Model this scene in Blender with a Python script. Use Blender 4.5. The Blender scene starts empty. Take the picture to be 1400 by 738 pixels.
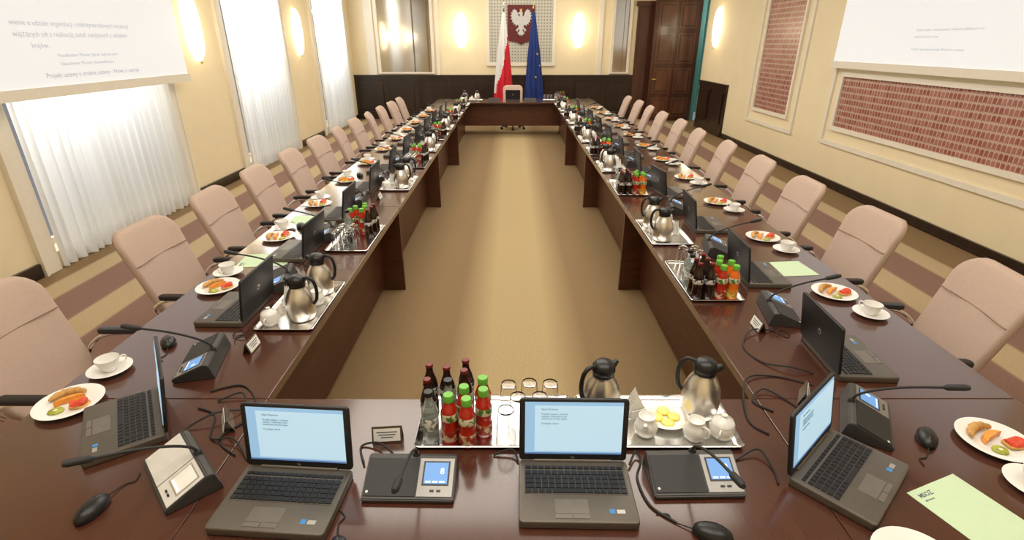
import bpy, bmesh, math, random
from mathutils import Vector, Matrix
random.seed(7)
scene = bpy.context.scene
COL = scene.collection
R = math.radians
TZ = 0.75

# ------------------------------------------------------------------ materials
MATS = {}
def mat(name, col, rough=.5, metal=0, es=0, ecol=None, trans=0, noise=.06, nscale=25, bump=0, coat=0, ior=1.45, stretch=None, col2=None):
    if name in MATS: return MATS[name]
    m = bpy.data.materials.new(name); m.use_nodes = True
    nt = m.node_tree; b = nt.nodes['Principled BSDF']
    b.inputs['Roughness'].default_value = rough
    b.inputs['Metallic'].default_value = metal
    b.inputs['IOR'].default_value = ior
    b.inputs['Transmission Weight'].default_value = trans
    b.inputs['Coat Weight'].default_value = coat
    b.inputs['Coat Roughness'].default_value = .12
    if es:
        b.inputs['Emission Color'].default_value = (*(ecol or col), 1)
        b.inputs['Emission Strength'].default_value = es
    tc = nt.nodes.new('ShaderNodeTexCoord'); nz = nt.nodes.new('ShaderNodeTexNoise')
    nz.inputs['Scale'].default_value = nscale; nz.inputs['Detail'].default_value = 4
    src = tc.outputs['Object']
    if stretch:
        mp = nt.nodes.new('ShaderNodeMapping'); mp.inputs['Scale'].default_value = stretch
        nt.links.new(src, mp.inputs[0]); src = mp.outputs[0]
    nt.links.new(src, nz.inputs['Vector'])
    cr = nt.nodes.new('ShaderNodeValToRGB')
    cr.color_ramp.elements[0].position = .3; cr.color_ramp.elements[1].position = .7
    cr.color_ramp.elements[0].color = (*[c*(1-noise) for c in col], 1)
    cr.color_ramp.elements[1].color = (*[min(1, c*(1+noise)) for c in col], 1)
    if col2:
        cr.color_ramp.elements[0].position = .47; cr.color_ramp.elements[1].position = .53; cr.color_ramp.elements[1].color = (*col2, 1)
    nt.links.new(nz.outputs['Fac'], cr.inputs[0]); nt.links.new(cr.outputs[0], b.inputs['Base Color'])
    if bump:
        bp = nt.nodes.new('ShaderNodeBump'); bp.inputs['Strength'].default_value = bump
        bp.inputs['Distance'].default_value = .01
        nt.links.new(nz.outputs['Fac'], bp.inputs['Height']); nt.links.new(bp.outputs[0], b.inputs['Normal'])
    MATS[name] = m
    return m

M_WALL = mat('wall_paint', (.85, .73, .49), .75, noise=.02, nscale=3)
M_TRIM = mat('white_trim', (.82, .76, .64), .5, noise=.02)
M_CEIL = mat('ceiling_paint', (.80, .75, .65), .8)
M_DARKWOOD = mat('black_wood', (.026, .014, .009), .3, noise=.35, nscale=6, stretch=(1, 1, .1), coat=.2)
M_WOOD = mat('mahogany_top', (.070, .022, .012), .24, noise=.10, nscale=4, stretch=(5, .5, 1), coat=1.0)
M_WOODP = mat('mahogany_panel', (.085, .029, .014), .35, noise=.2, nscale=5, stretch=(1, .6, 5))
M_FABRIC = mat('beige_fabric', (.49, .36, .29), .85, noise=.05, nscale=160, bump=.08)
M_SEAM = mat('fabric_seam', (.40, .285, .225), .9)
M_BLACK = mat('black_plastic', (.012, .012, .013), .35)
M_BLACKM = mat('black_matte', (.02, .02, .02), .6)
M_CHROME = mat('chrome', (.75, .75, .75), .12, 1, noise=.02)
M_STEEL = mat('brushed_steel', (.80, .77, .72), .34, 1, noise=.04, nscale=40, stretch=(1, 1, 12))
M_TRAY = mat('tray_steel', (.76, .75, .73), .2, 1, noise=.03)
M_LAP = mat('laptop_shell', (.14, .123, .105), .42, .5, noise=.05)
M_LID = mat('laptop_lid', (.022, .022, .024), .4, .3, noise=.05)
M_KEY = mat('laptop_keys', (.012, .012, .014), .45)
M_PAD = mat('touchpad', (.18, .158, .137), .4, .3)
M_DISP = mat('display', (.1, .14, .2), .3, es=.65, ecol=(.42, .72, 1.0), noise=.01)
M_DISPBAR = mat('display_bar', (.1, .2, .4), .3, es=.4, ecol=(.12, .25, .6))
M_DISPW = mat('display_page', (.2, .25, .3), .3, es=.72, ecol=(.60, .86, 1.0), noise=.01)
M_INK = mat('ink', (.10, .12, .16), .7)
M_INKD = mat('screen_ink', (.16, .32, .44), .7)
M_INKL = mat('ink_faded', (.42, .43, .44), .8, es=.22, ecol=(.85, .9, 1))
M_LCD = mat('lcd', (.02, .08, .25), .3, es=.6, ecol=(.25, .55, 1.0))
M_LCDT = mat('lcd_digit', (.5, .6, .8), .4, es=.7, ecol=(.85, .93, 1))
M_UNIT = mat('unit_grey', (.06, .057, .055), .42, .3)
M_PANEL = mat('unit_grille', (.016, .016, .017), .5)
M_UNITL = mat('unit_control_grey', (.26, .25, .235), .35, .5)
M_SILVER = mat('silver_paint', (.50, .48, .44), .35, .6)
M_GLARE = mat('glare_paint', (.74, .74, .73), .35, .3)  # pale colour standing in for window reflections on the corner unit
M_WHITE = mat('porcelain', (.84, .82, .78), .15, noise=.01, coat=.3)
M_PAPERW = mat('paper_white', (.82, .80, .75), .8)
M_GREEN = mat('paper_green', (.56, .70, .47), .8, noise=.02)
M_GLASS = mat('clear_glass', (1, 1, 1), .02, trans=1, noise=0, ior=1.35)
M_COLA = mat('cola', (.018, .006, .004), .08, coat=.5)
M_WATER = mat('clear_bottle', (.75, .82, .80), .05, trans=.8, noise=0, ior=1.3)
M_RED = mat('cola_cap', (.16, .012, .012), .4)
M_JRED = mat('juice_red', (.46, .024, .010), .12, coat=.4)
M_JORA = mat('juice_orange', (.80, .17, .012), .12, coat=.4)
M_GCAP = mat('green_cap', (.15, .46, .05), .35)
M_YEL = mat('lemon_yellow', (.85, .62, .06), .4)
M_PASTRY = mat('pastry', (.60, .33, .10), .6, noise=.3, nscale=60)
M_SALMON = mat('salmon', (.70, .07, .03), .4, noise=.2, nscale=60)
M_MELON = mat('melon', (.85, .32, .05), .4, noise=.15, nscale=60)
M_LEAF = mat('kiwi_green', (.38, .40, .06), .5, noise=.3, nscale=60)
M_GOLD = mat('gold', (.75, .50, .12), .3, .9)
M_FLAGW = mat('flag_white', (.74, .73, .71), .7)
M_FLAGR = mat('flag_red', (.60, .010, .025), .7)
M_FLAGB = mat('flag_blue', (.006, .028, .17), .65)
M_STAR = mat('star_yellow', (.75, .55, .02), .6)
M_PLAQ = mat('plaque_red', (.12, .012, .010), .5)
M_TEAL = mat('teal_paint', (.12, .33, .29), .6)
M_MIRROR = mat('mirror_glass', (.52, .48, .42), .10, 1, noise=0)
M_BRONZE = mat('bronze_strip', (.20, .15, .09), .4, .5)
M_SCR = mat('projection_white', (.60, .60, .60), .7, es=.46, ecol=(.92, .96, 1.0), noise=.01)  # emission stands in for the projector's light on the cloth
M_LAMP = mat('lamp_glass', (.95, .88, .7), .4, es=4, ecol=(1, .88, .64), noise=0)

def curtain_mat():
    m = bpy.data.materials.new('sheer_curtain'); m.use_nodes = True; nt = m.node_tree
    out = nt.nodes['Material Output']; nt.nodes.remove(nt.nodes['Principled BSDF'])
    d = nt.nodes.new('ShaderNodeBsdfDiffuse'); t = nt.nodes.new('ShaderNodeBsdfTranslucent'); mx = nt.nodes.new('ShaderNodeMixShader')
    nz = nt.nodes.new('ShaderNodeTexNoise'); nz.inputs['Scale'].default_value = 80
    cr = nt.nodes.new('ShaderNodeValToRGB'); cr.color_ramp.elements[0].color = (.78, .78, .76, 1); cr.color_ramp.elements[1].color = (.86, .86, .84, 1)
    nt.links.new(nz.outputs['Fac'], cr.inputs[0])
    nt.links.new(cr.outputs[0], d.inputs[0]); nt.links.new(cr.outputs[0], t.inputs[0])
    mx.inputs[0].default_value = .45
    nt.links.new(d.outputs[0], mx.inputs[1]); nt.links.new(t.outputs[0], mx.inputs[2]); nt.links.new(mx.outputs[0], out.inputs[0])
    return m
M_CURT = curtain_mat()

def mnode(nt, op, a, b=None, c=None):
    n = nt.nodes.new('ShaderNodeMath'); n.operation = op
    for i, v in enumerate((a, b, c)):
        if v is None: continue
        if isinstance(v, (int, float)): n.inputs[i].default_value = v
        else: nt.links.new(v, n.inputs[i])
    return n.outputs[0]

def carpet_mat():
    m = bpy.data.materials.new('striped_carpet'); m.use_nodes = True; nt = m.node_tree; b = nt.nodes['Principled BSDF']
    b.inputs['Roughness'].default_value = .95
    tc = nt.nodes.new('ShaderNodeTexCoord'); sx = nt.nodes.new('ShaderNodeSeparateXYZ'); nt.links.new(tc.outputs['Object'], sx.inputs[0])
    x = mnode(nt, 'SUBTRACT', sx.outputs[0], .05)
    ax = mnode(nt, 'ABSOLUTE', x); f = mnode(nt, 'DIVIDE', ax, 5.0)
    cr = nt.nodes.new('ShaderNodeValToRGB'); r = cr.color_ramp; r.interpolation = 'LINEAR'
    tan = (.225, .143, .064, 1); gold = (.42, .31, .155, 1); mauve = (.23, .132, .10, 1); cream = (.46, .35, .205, 1)
    bands = [(0, .20, gold), (.48, 2.0, tan), (2.02, 2.55, mauve), (2.57, 2.78, cream), (2.80, 3.2, mauve), (3.22, 3.5, cream), (3.52, 3.9, mauve), (3.92, 4.15, cream), (4.17, 5, tan)]
    r.elements[0].position = 0; r.elements[0].color = gold
    r.elements[1].position = .20/5; r.elements[1].color = gold
    for a, bb, c in bands[1:]:
        for p in (a, bb):
            e = r.elements.new(min(p/5, 1)); e.color = c
    nt.links.new(f, cr.inputs[0])
    nz = nt.nodes.new('ShaderNodeTexNoise'); nz.inputs['Scale'].default_value = 90; nz.inputs['Detail'].default_value = 7
    nt.links.new(tc.outputs['Object'], nz.inputs['Vector'])
    mr = nt.nodes.new('ShaderNodeMapRange'); mr.inputs[1].default_value = .3; mr.inputs[2].default_value = .7; mr.inputs[3].default_value = .86; mr.inputs[4].default_value = 1.13
    nt.links.new(nz.outputs['Fac'], mr.inputs[0])
    mx = nt.nodes.new('ShaderNodeMix'); mx.data_type = 'RGBA'; mx.blend_type = 'MULTIPLY'; mx.inputs[0].default_value = 1
    nt.links.new(cr.outputs[0], mx.inputs[6]); nt.links.new(mr.outputs[0], mx.inputs[7])
    nt.links.new(mx.outputs[2], b.inputs['Base Color'])
    bp = nt.nodes.new('ShaderNodeBump'); bp.inputs['Strength'].default_value = .15; bp.inputs['Distance'].default_value = .01
    nt.links.new(nz.outputs['Fac'], bp.inputs['Height']); nt.links.new(bp.outputs[0], b.inputs['Normal'])
    return m

def lattice_mat():
    m = bpy.data.materials.new('red_tile_lattice'); m.use_nodes = True; nt = m.node_tree; b = nt.nodes['Principled BSDF']
    b.inputs['Roughness'].default_value = .22
    tc = nt.nodes.new('ShaderNodeTexCoord'); sx = nt.nodes.new('ShaderNodeSeparateXYZ'); nt.links.new(tc.outputs['Object'], sx.inputs[0])
    PY, PZ = .056, .082
    row = mnode(nt, 'FLOOR', mnode(nt, 'DIVIDE', sx.outputs[2], PZ))
    fy = mnode(nt, 'SUBTRACT', mnode(nt, 'FRACT', mnode(nt, 'DIVIDE', sx.outputs[1], PY)), .5)
    fz = mnode(nt, 'FRACT', mnode(nt, 'DIVIDE', sx.outputs[2], PZ))
    zc = mnode(nt, 'SUBTRACT', .80, mnode(nt, 'MULTIPLY', mnode(nt, 'MULTIPLY', fy, fy), .8))
    d = mnode(nt, 'ABSOLUTE', mnode(nt, 'SUBTRACT', fz, zc))
    arc = mnode(nt, 'LESS_THAN', d, .14)  # pale arc paints a glint on the upper part of each tile
    side = mnode(nt, 'GREATER_THAN', mnode(nt, 'ABSOLUTE', fy), .41)
    joint_glint = mnode(nt, 'MAXIMUM', mnode(nt, 'MULTIPLY', arc, .62), mnode(nt, 'MULTIPLY', side, .70))
    cell = nt.nodes.new('ShaderNodeCombineXYZ')
    nt.links.new(mnode(nt, 'FLOOR', mnode(nt, 'DIVIDE', sx.outputs[1], PY)), cell.inputs[0]); nt.links.new(row, cell.inputs[1])
    wn = nt.nodes.new('ShaderNodeTexWhiteNoise'); nt.links.new(cell.outputs[0], wn.inputs['Vector'])
    cr = nt.nodes.new('ShaderNodeValToRGB'); cr.color_ramp.elements[0].color = (.28, .085, .055, 1); cr.color_ramp.elements[1].color = (.43, .19, .14, 1)
    nt.links.new(wn.outputs['Value'], cr.inputs[0])
    mx = nt.nodes.new('ShaderNodeMix'); mx.data_type = 'RGBA'
    nt.links.new(joint_glint, mx.inputs[0]); nt.links.new(cr.outputs[0], mx.inputs[6]); mx.inputs[7].default_value = (.64, .52, .44, 1)
    nt.links.new(mx.outputs[2], b.inputs['Base Color'])
    return m

def niche_mat():
    m = bpy.data.materials.new('patterned_niche'); m.use_nodes = True; nt = m.node_tree; b = nt.nodes['Principled BSDF']
    tc = nt.nodes.new('ShaderNodeTexCoord'); v = nt.nodes.new('ShaderNodeTexVoronoi'); v.inputs['Scale'].default_value = 13; v.inputs['Randomness'].default_value = 0
    nt.links.new(tc.outputs['Object'], v.inputs['Vector'])
    cr = nt.nodes.new('ShaderNodeValToRGB'); cr.color_ramp.elements[0].color = (.24, .23, .19, 1); cr.color_ramp.elements[1].color = (.56, .54, .46, 1)
    cr.color_ramp.elements[0].position = .3; cr.color_ramp.elements[1].position = .42
    nt.links.new(v.outputs['Distance'], cr.inputs[0]); nt.links.new(cr.outputs[0], b.inputs['Base Color'])
    return m

# ------------------------------------------------------------------ mesh helpers
def box(bm, x0, x1, y0, y1, z0, z1, mi=0, M=None):
    vs = [Vector((x, y, z)) for z in (z0, z1) for y in (y0, y1) for x in (x0, x1)]
    if M: vs = [M @ v for v in vs]
    v = [bm.verts.new(p) for p in vs]
    for f in ((0, 2, 3, 1), (4, 5, 7, 6), (0, 1, 5, 4), (2, 6, 7, 3), (0, 4, 6, 2), (1, 3, 7, 5)):
        fc = bm.faces.new([v[i] for i in f]); fc.material_index = mi
def lathe(bm, prof, seg=24, c=(0, 0, 0), mi=0, sx=1, sy=1):
    rings = []
    for r, z in prof:
        if r < 1e-5: rings.append([bm.verts.new((c[0], c[1], c[2]+z))])
        else: rings.append([bm.verts.new((c[0]+r*sx*math.cos(2*math.pi*i/seg), c[1]+r*sy*math.sin(2*math.pi*i/seg), c[2]+z)) for i in range(seg)])
    for a, b in zip(rings, rings[1:]):
        for i in range(seg):
            j = (i+1) % seg
            if len(a) == 1 and len(b) == 1: continue
            if len(a) == 1: f = bm.faces.new((a[0], b[j], b[i]))
            elif len(b) == 1: f = bm.faces.new((a[i], a[j], b[0]))
            else: f = bm.faces.new((a[i], a[j], b[j], b[i]))
            f.material_index = mi
def smooth_pts(pts, n=6):
    pts = [Vector(p) for p in pts]; out = []
    for i in range(len(pts)-1):
        p0 = pts[max(i-1, 0)]; p1 = pts[i]; p2 = pts[i+1]; p3 = pts[min(i+2, len(pts)-1)]
        for k in range(n):
            t = k/n
            out.append(.5*((2*p1)+(-p0+p2)*t+(2*p0-5*p1+4*p2-p3)*t*t+(-p0+3*p1-3*p2+p3)*t**3))
    out.append(pts[-1]); return out
def tube(bm, pts, r, seg=8, mi=0, sm=0):
    pts = smooth_pts(pts, sm) if sm else [Vector(p) for p in pts]
    rs = r if isinstance(r, (list, tuple)) else [r]*len(pts)
    if len(rs) != len(pts): rs = [rs[min(int(i*len(rs)/len(pts)), len(rs)-1)] for i in range(len(pts))]
    prev = None; up = None; first = None
    for i, p in enumerate(pts):
        d = (pts[min(i+1, len(pts)-1)]-pts[max(i-1, 0)]).normalized()
        if up is None:
            up = Vector((0, 0, 1)) if abs(d.z) < .9 else Vector((1, 0, 0))
        s = d.cross(up).normalized(); up = s.cross(d).normalized()
        ring = [bm.verts.new(p+rs[i]*(math.cos(2*math.pi*k/seg)*s+math.sin(2*math.pi*k/seg)*up)) for k in range(seg)]
        if prev:
            for k in range(seg):
                f = bm.faces.new((prev[k], prev[(k+1) % seg], ring[(k+1) % seg], ring[k])); f.material_index = mi
        else: first = ring
        prev = ring
    f = bm.faces.new(list(reversed(first))); f.material_index = mi
    f = bm.faces.new(prev); f.material_index = mi
def rrect(w, h, r, n=5):
    r = min(r, w/2-.0005, h/2-.0005); out = []
    for cx, cy, a0 in ((w/2-r, h/2-r, 0), (-w/2+r, h/2-r, 90), (-w/2+r, -h/2+r, 180), (w/2-r, -h/2+r, 270)):
        for k in range(n+1):
            a = R(a0+90*k/n); out.append((cx+r*math.cos(a), cy+r*math.sin(a)))
    return out
def rings(bm, w, h, r, layers, f=None, mi=0, n=5):
    prev = None
    for ins, z in layers:
        pts = rrect(w-2*ins, h-2*ins, max(r-ins, .003), n)
        ring = [bm.verts.new(f(Vector((x, y, z))) if f else Vector((x, y, z))) for x, y in pts]
        if prev:
            for k in range(len(ring)):
                j = (k+1) % len(ring)
                fc = bm.faces.new((prev[k], prev[j], ring[j], ring[k])); fc.material_index = mi
        else:
            fc = bm.faces.new(list(reversed(ring))); fc.material_index = mi
        prev = ring
    fc = bm.faces.new(prev); fc.material_index = mi
def slab(bm, w, h, r, th, e, f=None, mi=0, inner=(), n=5, bulge=0):
    L = []
    for q in reversed(inner): L.append((e+q, -th/2))
    for k in range(4):
        a = R(30*k); L.append((e*(1-math.sin(a)), -th/2+e*(1-math.cos(a))))
    for k in range(3, -1, -1):
        a = R(30*k); L.append((e*(1-math.sin(a)), th/2-e*(1-math.cos(a))))
    for i, q in enumerate(inner): L.append((e+q, th/2+bulge*(i+1)/len(inner)))
    rings(bm, w, h, r, L, f, mi, n)
def obj(name, bm, mats, parent=None, smooth=False, angle=40):
    bmesh.ops.recalc_face_normals(bm, faces=bm.faces)
    me = bpy.data.meshes.new(name); bm.to_mesh(me); bm.free()
    for m in (mats if isinstance(mats, (list, tuple)) else [mats]): me.materials.append(m)
    if smooth:
        me.polygons.foreach_set('use_smooth', [True]*len(me.polygons))
        try: me.set_sharp_from_angle(angle=R(angle))
        except Exception: pass
    o = bpy.data.objects.new(name, me); COL.objects.link(o)
    if parent: o.parent = parent
    return o
def empty(name, loc=(0, 0, 0)):
    o = bpy.data.objects.new(name, None); o.empty_display_size = .05; o.location = loc; COL.objects.link(o); return o
def tag(o, label, category, group=None, kind=None):
    o['label'] = label; o['category'] = category
    if group: o['group'] = group
    if kind: o['kind'] = kind
    return o
def struct(name, bm, mats, label=None, smooth=False):
    o = obj(name, bm, mats, smooth=smooth); o['kind'] = 'structure'
    if label: o['label'] = label
    return o
def text_obj(name, body, size, m, M, parent=None, bold=0, align='LEFT', ext=0.0003, sp=1.0):
    cu = bpy.data.curves.new('tmp', 'FONT'); cu.body = body; cu.size = size; cu.align_x = align; cu.extrude = ext; cu.offset = bold; cu.space_line = sp
    cu.resolution_u = 2
    t = bpy.data.objects.new('tmp', cu); COL.objects.link(t)
    bpy.context.view_layer.update()
    me = bpy.data.meshes.new_from_object(t.evaluated_get(bpy.context.evaluated_depsgraph_get()))
    bpy.data.objects.remove(t); bpy.data.curves.remove(cu)
    me.transform(M); me.materials.clear(); me.materials.append(m); me.name = name
    o = bpy.data.objects.new(name, me); COL.objects.link(o)
    if parent: o.parent = parent
    return o
def T(x, y, z): return Matrix.Translation((x, y, z))
def RX(a): return Matrix.Rotation(R(a), 4, 'X')
def RZ(a): return Matrix.Rotation(R(a), 4, 'Z')
def copy_tree(o):
    n = o.copy(); COL.objects.link(n)
    for c in list(o.children):
        cc = copy_tree(c); cc.parent = n
    return n
PROTO = {}
def place(kind, loc, rz=0, label=None, group=None, s=1):
    bld, deflabel, cat, defgroup = KINDS[kind]
    if kind not in PROTO:
        root = bld(); PROTO[kind] = root
    else: root = copy_tree(PROTO[kind])
    root.location = loc; root.rotation_euler = (0, 0, R(rz)); root.scale = (s, s, s)
    root['label'] = label or deflabel; root['category'] = cat; root['group'] = group or defgroup
    return root

# ------------------------------------------------------------------ room
XL, XR, YN, YF, ZC = -4.33, 4.74, -1.6, 15.3, 4.1
bm = bmesh.new(); box(bm, XL-.3, XR+.3, YN-.3, YF+.3, -.1, 0); struct('floor', bm, carpet_mat(), 'tan striped carpet floor')
bm = bmesh.new(); box(bm, XL-.3, XR+.3, YN-.3, YF+.3, ZC, ZC+.1); struct('ceiling', bm, M_CEIL, 'cream ceiling')
def wall_x(name, x0, x1, y0, y1, z0, z1, ops, m):
    bm = bmesh.new(); ys = sorted({y0, y1, *[o[0] for o in ops], *[o[1] for o in ops]})
    for a, b in zip(ys, ys[1:]):
        o = [q for q in ops if q[0] <= a and q[1] >= b]
        if o:
            if o[0][2] > z0: box(bm, x0, x1, a, b, z0, o[0][2])
            box(bm, x0, x1, a, b, o[0][3], z1)
        else: box(bm, x0, x1, a, b, z0, z1)
    return struct(name, bm, m, 'cream yellow plaster wall')
WIN = [(4.6, 6.85), (8.6, 10.65), (12.5, 14.7)]
SILL = .16
wall_x('wall_left', XL-.3, XL, YN, YF, 0, ZC, [(a+.03, b-.03, SILL, 3.6) for a, b in WIN], M_WALL)
DO = (14.0, 15.1)
wall_x('wall_right', XR, XR+.3, YN, YF, 0, ZC, [(DO[0], DO[1], 0, 3.05)], M_WALL)
bm = bmesh.new(); box(bm, XL-.3, XR+.3, YF, YF+.3, 0, ZC); struct('wall_far', bm, M_WALL, 'cream yellow end wall')
bm = bmesh.new(); box(bm, XL-.3, XR+.3, YN-.3, YN, 0, ZC); struct('wall_near', bm, M_WALL, 'cream yellow end wall')
bm = bmesh.new(); box(bm, XR+1.5, XR+1.6, 12.5, 17, 0, 3.4); box(bm, XR+.3, XR+1.5, 16.9, 17, 0, 3.4); box(bm, XR+.3, XR+1.6, 12.5, 12.6, 0, 3.4)
struct('wall_corridor', bm, M_TEAL, 'teal painted corridor wall')
bm = bmesh.new()
box(bm, XR+.001, XR+.28, DO[1]-.05, DO[1]-.001, 0, 3.04); box(bm, XR+.001, XR+.28, DO[0]+.001, DO[0]+.05, 0, 3.04)
struct('trim_1', bm, M_TEAL, 'teal door jamb')
for i, (a, b) in enumerate(WIN):
    bm = bmesh.new()
    x = XL-.25
    for y in (a+.03, (a+b)/2-.03, b-.09): box(bm, x, x+.06, y, y+.06, SILL, 3.6)
    for z in (SILL, 2.6, 3.54): box(bm, x+.003, x+.057, a+.03, b-.03, z, z+.06)
    struct('window_%d' % (i+1), bm, M_TRIM, 'white framed window behind sheer curtain')
    bm = bmesh.new()
    w = .16
    box(bm, XL, XL+.035, a-w, a, 0, 3.9); box(bm, XL, XL+.035, b, b+w, 0, 3.9); box(bm, XL, XL+.035, a, b, 3.7, 3.9)
    box(bm, XL, XL+.05, a-w-.03, a-w, 0, 3.93); box(bm, XL, XL+.05, b+w, b+w+.03, 0, 3.93)
    struct('trim_%d' % (i+2), bm, M_TRIM, 'white plaster window surround')
    bm = bmesh.new(); n = 240; rows = [.02, .4, .8, 1.2, 1.8, 2.6, 3.62]; prev = None
    for z in rows:
        ring = []
        for k in range(n+1):
            y = a+.01+(b-a-.02)*k/n
            amp = .030*(1.15-.2*z/3.6)
            ring.append(bm.verts.new((XL+.050+amp*math.sin(k*.50+1.1*math.sin(k*.11+i)+.15*math.sin(z*1.2+k*.05))+.006*math.sin(k*.19+z*.6), y, z)))
        if prev:
            for k in range(n): bm.faces.new((prev[k], prev[k+1], ring[k+1], ring[k]))
        prev = ring
    c = obj('curtain', bm, M_CURT, smooth=True, angle=180)
    tag(c, 'sheer white pleated curtain hanging over a tall window', 'curtain', 'sheer window curtains')
    bm = bmesh.new(); tube(bm, [(XL+.05, a+.01, 3.64), (XL+.05, b-.01, 3.64)], .014, 8)
    obj('curtain_rail', bm, M_TRIM, c)
    L = bpy.data.lights.new('daylight', 'AREA'); L.shape = 'RECTANGLE'; L.size = b-a+.2; L.size_y = 1.5; L.energy = 210; L.color = (.93, .96, 1.0)
    lo = bpy.data.objects.new('daylight', L); lo.location = (XL-.75, (a+b)/2, 2.95); COL.objects.link(lo)
    lo.rotation_euler = Vector((1, 0, -.05)).to_track_quat('-Z', 'Z').to_euler()
segs = [(YN, WIN[0][0]-.2), (WIN[0][1]+.2, WIN[1][0]-.2), (WIN[1][1]+.2, WIN[2][0]-.2), (WIN[2][1]+.2, YF)]
bm = bmesh.new()
for a, b in segs: box(bm, XL, XL+.03, a, b, 0, .13)
struct('baseboard_left', bm, M_DARKWOOD, 'black wooden baseboard')
bm = bmesh.new(); box(bm, XR-.03, XR, YN, 12.05, 0, .11); box(bm, XR-.04, XR, YN, 12.05, .0, .03)
struct('baseboard_right', bm, M_DARKWOOD, 'black wooden baseboard')

def dado(name, along, x0, x1, z1, n):
    bm = bmesh.new()
    def B(a, b, d0, d1, z0, zz):
        if along == 'x': box(bm, a, b, YF-d1, YF-d0, z0, zz)
        else: box(bm, XR-d1, XR-d0, a, b, z0, zz)
    B(x0, x1, 0, .03, 0, z1-.04); B(x0-.01, x1, 0, .07, z1-.04, z1); B(x0, x1, .03, .05, 0, .14)
    w = (x1-x0)/n
    for i in range(n):
        a = x0+i*w; B(a, a+.07, .03, .045, .14, z1-.04)
        B(a+.07, a+w, .03, .045, .14, .2); B(a+.07, a+w, .03, .045, z1-.13, z1-.04)
        B(a+.14, a+w-.07, .03, .06, .27, z1-.2)
    return struct(name, bm, M_DARKWOOD, 'black panelled wooden dado')
dado('trim_5', 'x', XL, 3.3, 1.17, 9)
dado('trim_6', 'y', 12.1, 13.9, 1.13, 2)
M_DOOR = mat('door_wood', (.075, .026, .014), .3, noise=.35, nscale=6, stretch=(1, 1, .1), coat=.3)
bm = bmesh.new(); box(bm, 3.3, 4.70, YF-.06, YF, 0, 2.85); box(bm, 3.25, 4.72, YF-.09, YF, 2.85, 2.97)
box(bm, 3.36, 3.62, YF-.08, YF-.06, .3, 1.3); box(bm, 3.36, 3.62, YF-.08, YF-.06, 1.5, 2.7)
struct('trim_7', bm, M_DOOR, 'dark wooden wall panelling beside the door')
leafroot = empty('door_1', (3.68, 14.93, 0)); leafroot['kind'] = 'structure'; leafroot['label'] = 'open dark wood panelled door leaf'
bm = bmesh.new(); box(bm, 0, 1.2, 0, .05, .02, 3.02)
M_DOORP = mat('door_panel_wood', (.13, .05, .026), .28, noise=.3, nscale=6, stretch=(1, 1, .1), coat=.4)
for z0, z1 in ((.12, .6), (.72, 1.35), (1.47, 2.2), (2.32, 2.92)):
    for x0, x1 in ((.1, .55), (.65, 1.1)):
        box(bm, x0, x1, -.016, 0, z0, z1, 1); box(bm, x0+.035, x1-.035, -.010-.008, -.016, z0+.035, z1-.035, 0); box(bm, x0+.07, x1-.07, -.036, -.018, z0+.07, z1-.07, 1)
obj('door_leaf', bm, [M_DOOR, M_DOORP], leafroot)
bm = bmesh.new(); tube(bm, [(.06, -.012, 1.08), (.06, -.06, 1.08), (.17, -.06, 1.08)], .011)
obj('door_handle', bm, M_GOLD, leafroot)

def mirror(x0, x1, z0, z1, label):
    r = empty('wall_mirror', ((x0+x1)/2, YF, z0)); w = (x1-x0)/2; h = z1-z0
    bm = bmesh.new(); box(bm, -w-.07, -w, -.06, 0, 0, h); box(bm, w, w+.07, -.06, 0, 0, h); box(bm, -w-.07, w+.07, -.06, 0, h, h+.07); box(bm, -w-.07, w+.07, -.07, 0, -.04, 0)
    obj('frame', bm, M_TRIM, r)
    bm = bmesh.new(); box(bm, -w, w, -.02, -.005, 0, h); obj('mirror_glass', bm, M_MIRROR, r)
    for q in (.30, .86):
        bm = bmesh.new(); box(bm, w*q, w*(q+.05), -.035, -.02, 0, h); obj('mirror_strip', bm, M_BRONZE, r)
    tag(r, label, 'mirror', 'tall wall mirrors')
mirror(-3.55, -2.17, 1.24, 3.4, 'tall cream-framed wall mirror above black dado')
mirror(2.72, 3.1, 1.24, 3.4, 'narrow cream-framed wall mirror beside the door')
for i, (x0, x1) in enumerate(((-3.9, -3.68), (-2.05, -1.95), (2.3, 2.42))):
    bm = bmesh.new(); box(bm, x0, x1, YF-.03, YF, 1.17, ZC)
    struct('trim_%d' % (8+i), bm, M_TRIM, 'white plaster pilaster strip')
r = empty('emblem_niche_panel', (.24, YF, 1.45))
bm = bmesh.new(); box(bm, -.86, .86, -.02, 0, 0, 2.1); obj('patterned_panel', bm, niche_mat(), r)
bm = bmesh.new(); box(bm, -.92, -.84, -.05, 0, -.05, 2.1); box(bm, .84, .92, -.05, 0, -.05, 2.1); box(bm, -.84, .84, -.05, 0, -.05, .03); box(bm, -.84, .84, -.05, 0, 2.05, 2.13); obj('frame', bm, M_TRIM, r)
tag(r, 'pale patterned wall panel in a cream frame behind the emblem', 'wall panel')
r = empty('coat_of_arms', (.24, YF-.025, 1.93))
bm = bmesh.new()
W, H = .36, .95
pts = [(-W, H), (-W, .14), (-W+.04, .09), (-.12, .06), (0, 0), (.12, .06), (W-.04, .09), (W, .14), (W, H)]
fr = [bm.verts.new((x, -.03, z)) for x, z in pts]; bk = [bm.verts.new((x, 0, z)) for x, z in pts]
bm.faces.new(fr); bm.faces.new(bk[::-1])
for i in range(len(pts)): j = (i+1) % len(pts); bm.faces.new((fr[i], bk[i], bk[j], fr[j]))
obj('plaque', bm, M_PLAQ, r)
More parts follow.
